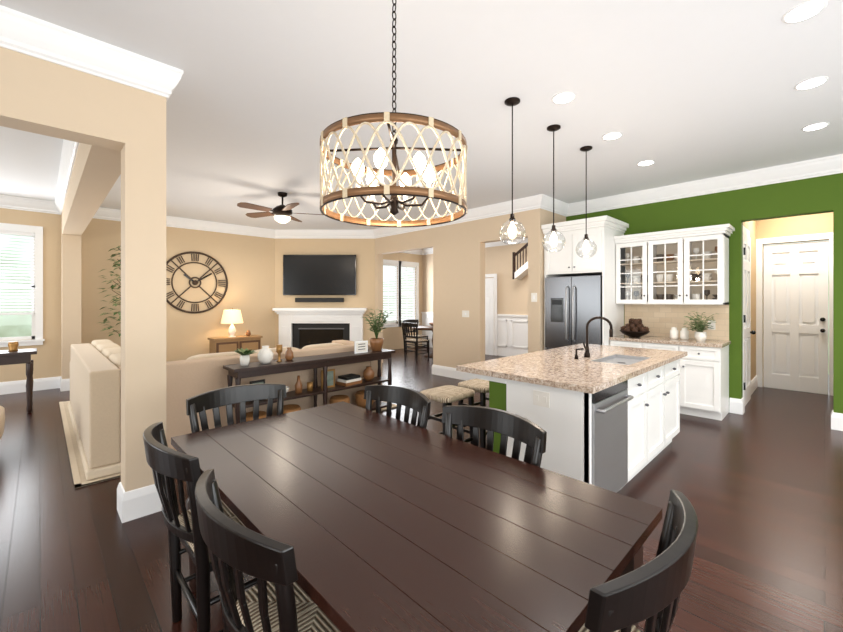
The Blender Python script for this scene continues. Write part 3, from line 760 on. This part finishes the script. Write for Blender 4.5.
# ------------------------------------------------------------------ far dining set
b=B();b.lathe([(.02,.70),(.58,.70),(.60,.72),(.60,.75),(.001,.75)],(0,0,0),WALNUT,36,False)
b.lathe([(.30,0),(.28,.04),(.08,.08),(.06,.2),(.09,.4),(.06,.6),(.12,.70)],(0,0,0),WALNUT,20);b.obj('round_table',(7.35,7.05,0))
for (x,y,a) in((6.62,6.98,-math.pi/2),(7.25,6.32,0),(7.4,7.8,math.pi)):
    copyobj(ch,'side_chair',(x,y,0),a)
vase('centerpiece_bowl',(7.35,7.05,.75),[(.06,0),(.15,.07),(.17,.1),(.16,.1),(.05,.02)],CERAM)

# ------------------------------------------------------------------ kitchen counter decor: bowl of pinecones
b=B();b.lathe([(.06,0),(.07,.01),(.15,.05),(.19,.09),(.185,.095),(.14,.06),(.05,.02)],(0,0,0),BRONZE,24)
cones=[(0,0,.17)]+[(.08*math.cos(k*1.05),.08*math.sin(k*1.05),.15) for k in range(6)]+[(.14*math.cos(k*.7),.14*math.sin(k*.7),.11) for k in range(9)]+[(.04,.05,.22),(-.05,-.03,.22),(.03,-.05,.22)]
for (x,y,z) in cones:
    b.ell((x,y,z),.036,.036,.045,CONE,e=.9,su=10,sv=8)
    for k in range(14):
        a=k*2.4;zz=-.03+.06*k/13;b.leaf((x+.02*math.cos(a),y+.02*math.sin(a),z+zz),(math.cos(a),math.sin(a),.5),.034,.026,CONE if k%3 else CERAM,0)
b.obj('bowl_of_pinecones',(5.98,1.86,.925))
for y in(1.42,1.30):
    vase('glass_jar',(6.15,y,.925),[(.04,0),(.05,.02),(.05,.11),(.03,.13),(.035,.15),(.001,.16)],CERW)
b=B();b.lathe([(.045,0),(.065,.06),(.06,.12),(.055,.12),(.05,.10)],(0,0,0),CERW,18);b.lathe([(.001,.1),(.052,.1)],(0,0,0),TRUNK,12,False)
for i in range(46):
    a=random.uniform(0,6.28);s=random.uniform(.06,.25);h=random.uniform(.05,.28)
    b.tube([(0,0,.1),(s*.4*math.cos(a),s*.4*math.sin(a),.1+h*.8),(s*math.cos(a)*.8,s*math.sin(a)*.8,.1+h)],.003,LEAF2,4)
    for k in range(4):
        t=.5+.5*k/3;q=random.uniform(0,6.28)
        b.leaf((s*t*.8*math.cos(a),s*t*.8*math.sin(a),.1+h*t),(math.cos(q),math.sin(q),.3),.075,.035,LEAF2 if k%2 else LEAF,.25)
b.obj('trailing_plant',(6.02,1.10,.925))
def plate(nm,lo,hi):
    b=B();b.box(lo[0],hi[0],lo[1],hi[1],lo[2],hi[2],PLATE);b.box(lo[0]-.004,lo[0],(lo[1]+hi[1])/2-.012,(lo[1]+hi[1])/2+.012,lo[2]+.04,hi[2]-.04,WHITE);b.obj(nm,bevel=.002)
plate('light_switch',(WX-.006,4.44,1.14),(WX,4.60,1.26));plate('light_switch',(WX-.006,3.10,1.42),(WX,3.2,1.56))

# ------------------------------------------------------------------ lights
def area(n,loc,rot,sx,sy,e,col=(1,1,1)):
    l=bpy.data.lights.new(n,'AREA');l.shape='RECTANGLE';l.size=sx;l.size_y=sy;l.energy=e;l.color=col
    o=bpy.data.objects.new(n,l);o.location=loc;o.rotation_euler=[math.radians(a) for a in rot];SC.collection.objects.link(o);return o
def point(n,loc,e,col=(1,.86,.70),r=.05):
    l=bpy.data.lights.new(n,'POINT');l.energy=e;l.color=col;l.shadow_soft_size=r
    o=bpy.data.objects.new(n,l);o.location=loc;SC.collection.objects.link(o);return o
DAY=(.94,.97,1)
area('daylight_south',(1.6,-3.4,1.6),(90,0,0),7,2.2,215,DAY)
area('daylight_west',(-3.9,-.8,1.6),(90,0,-90),4,2.2,125,DAY)
area('daylight_west_sitting',(-3.9,6.1,1.5),(90,0,-90),3.5,2.2,115,DAY)
area('daylight_window_1',(-.5,8.7,1.7),(-90,0,0),.85,1.6,35,DAY)
area('daylight_dining',(7.6,8.65,1.7),(-90,0,0),1.4,1.6,60,DAY)
area('foyer_fill',(7.2,4.6,2.95),(0,0,0),1.2,1.2,55,(1,.97,.93))  # added fill to brighten the foyer, no fixture modelled
area('living_down_fill',(2.4,6.4,2.6),(0,0,0),3,3,42,(1,.95,.87))  # added downward fill over the seating, not a real fixture
area('dining_up_fill',(2.2,.3,1.05),(180,0,0),5,5,62,(.98,.98,1))  # added upward fill in mid-air, brightens the dining and kitchen ceiling
area('living_up_fill',(2.6,6.4,1.0),(180,0,0),3,3,32,(1,.98,.96))  # added upward fill for the living room ceiling, no lamp there
area('hall_fill',(7.9,.2,2.98),(0,0,0),.7,.7,38,(1,.95,.88))  # added fill to light the hall and its door, no fixture modelled
for i,(x,y) in enumerate(CANS):
    l=bpy.data.lights.new('can_spot','SPOT');l.energy=56;l.spot_size=math.radians(110);l.spot_blend=.6;l.shadow_soft_size=.09;l.color=(1,.96,.91)
    o=bpy.data.objects.new('can_spot',l);o.location=(x,y,CH-.03);SC.collection.objects.link(o)
point('chandelier_light',(cx,cy,1.95),12,r=.08)
for x in(2.72,3.41,4.12): point('pendant_bulb_light',(x,1.75,1.86),6,r=.04)
point('fan_bulb_light',(2.60,5.66,2.52),14,r=.1)
point('lamp_bulb_light',(2.79,8.38,1.12),9,(1,.78,.5),r=.05)

# world: bright sky over greenery
w=bpy.data.worlds.new('outdoor_sky');SC.world=w;w.use_nodes=True;N=w.node_tree.nodes;L=w.node_tree.links
bg=N['Background'];tc=N.new('ShaderNodeTexCoord');sp=N.new('ShaderNodeSeparateXYZ');L.new(tc.outputs['Generated'],sp.inputs[0])
nz=N.new('ShaderNodeTexNoise');nz.inputs['Scale'].default_value=14;nz.inputs['Detail'].default_value=6;L.new(tc.outputs['Generated'],nz.inputs['Vector'])
ma=N.new('ShaderNodeMath');ma.operation='MULTIPLY_ADD';ma.inputs[1].default_value=.5;L.new(nz.outputs['Fac'],ma.inputs[0]);L.new(sp.outputs['Z'],ma.inputs[2])
r=N.new('ShaderNodeValToRGB');e=r.color_ramp.elements
e[0].position=.15;e[0].color=(.25,.30,.2,1);e[1].position=.45;e[1].color=(.9,.96,1,1);x=e.new(.28);x.color=(.42,.52,.42,1)
L.new(ma.outputs[0],r.inputs[0]);L.new(r.outputs[0],bg.inputs[0]);bg.inputs[1].default_value=1.8

# ------------------------------------------------------------------ camera
cd=bpy.data.cameras.new('camera');cd.lens=36*392/843;cd.sensor_width=36;cd.shift_y=-16/843;cd.clip_start=.02
co=bpy.data.objects.new('camera',cd);co.location=(0,0,1.45);co.rotation_euler=(math.pi/2,0,math.radians(-44.2));SC.collection.objects.link(co);SC.camera=co
SC.view_settings.view_transform='Standard'
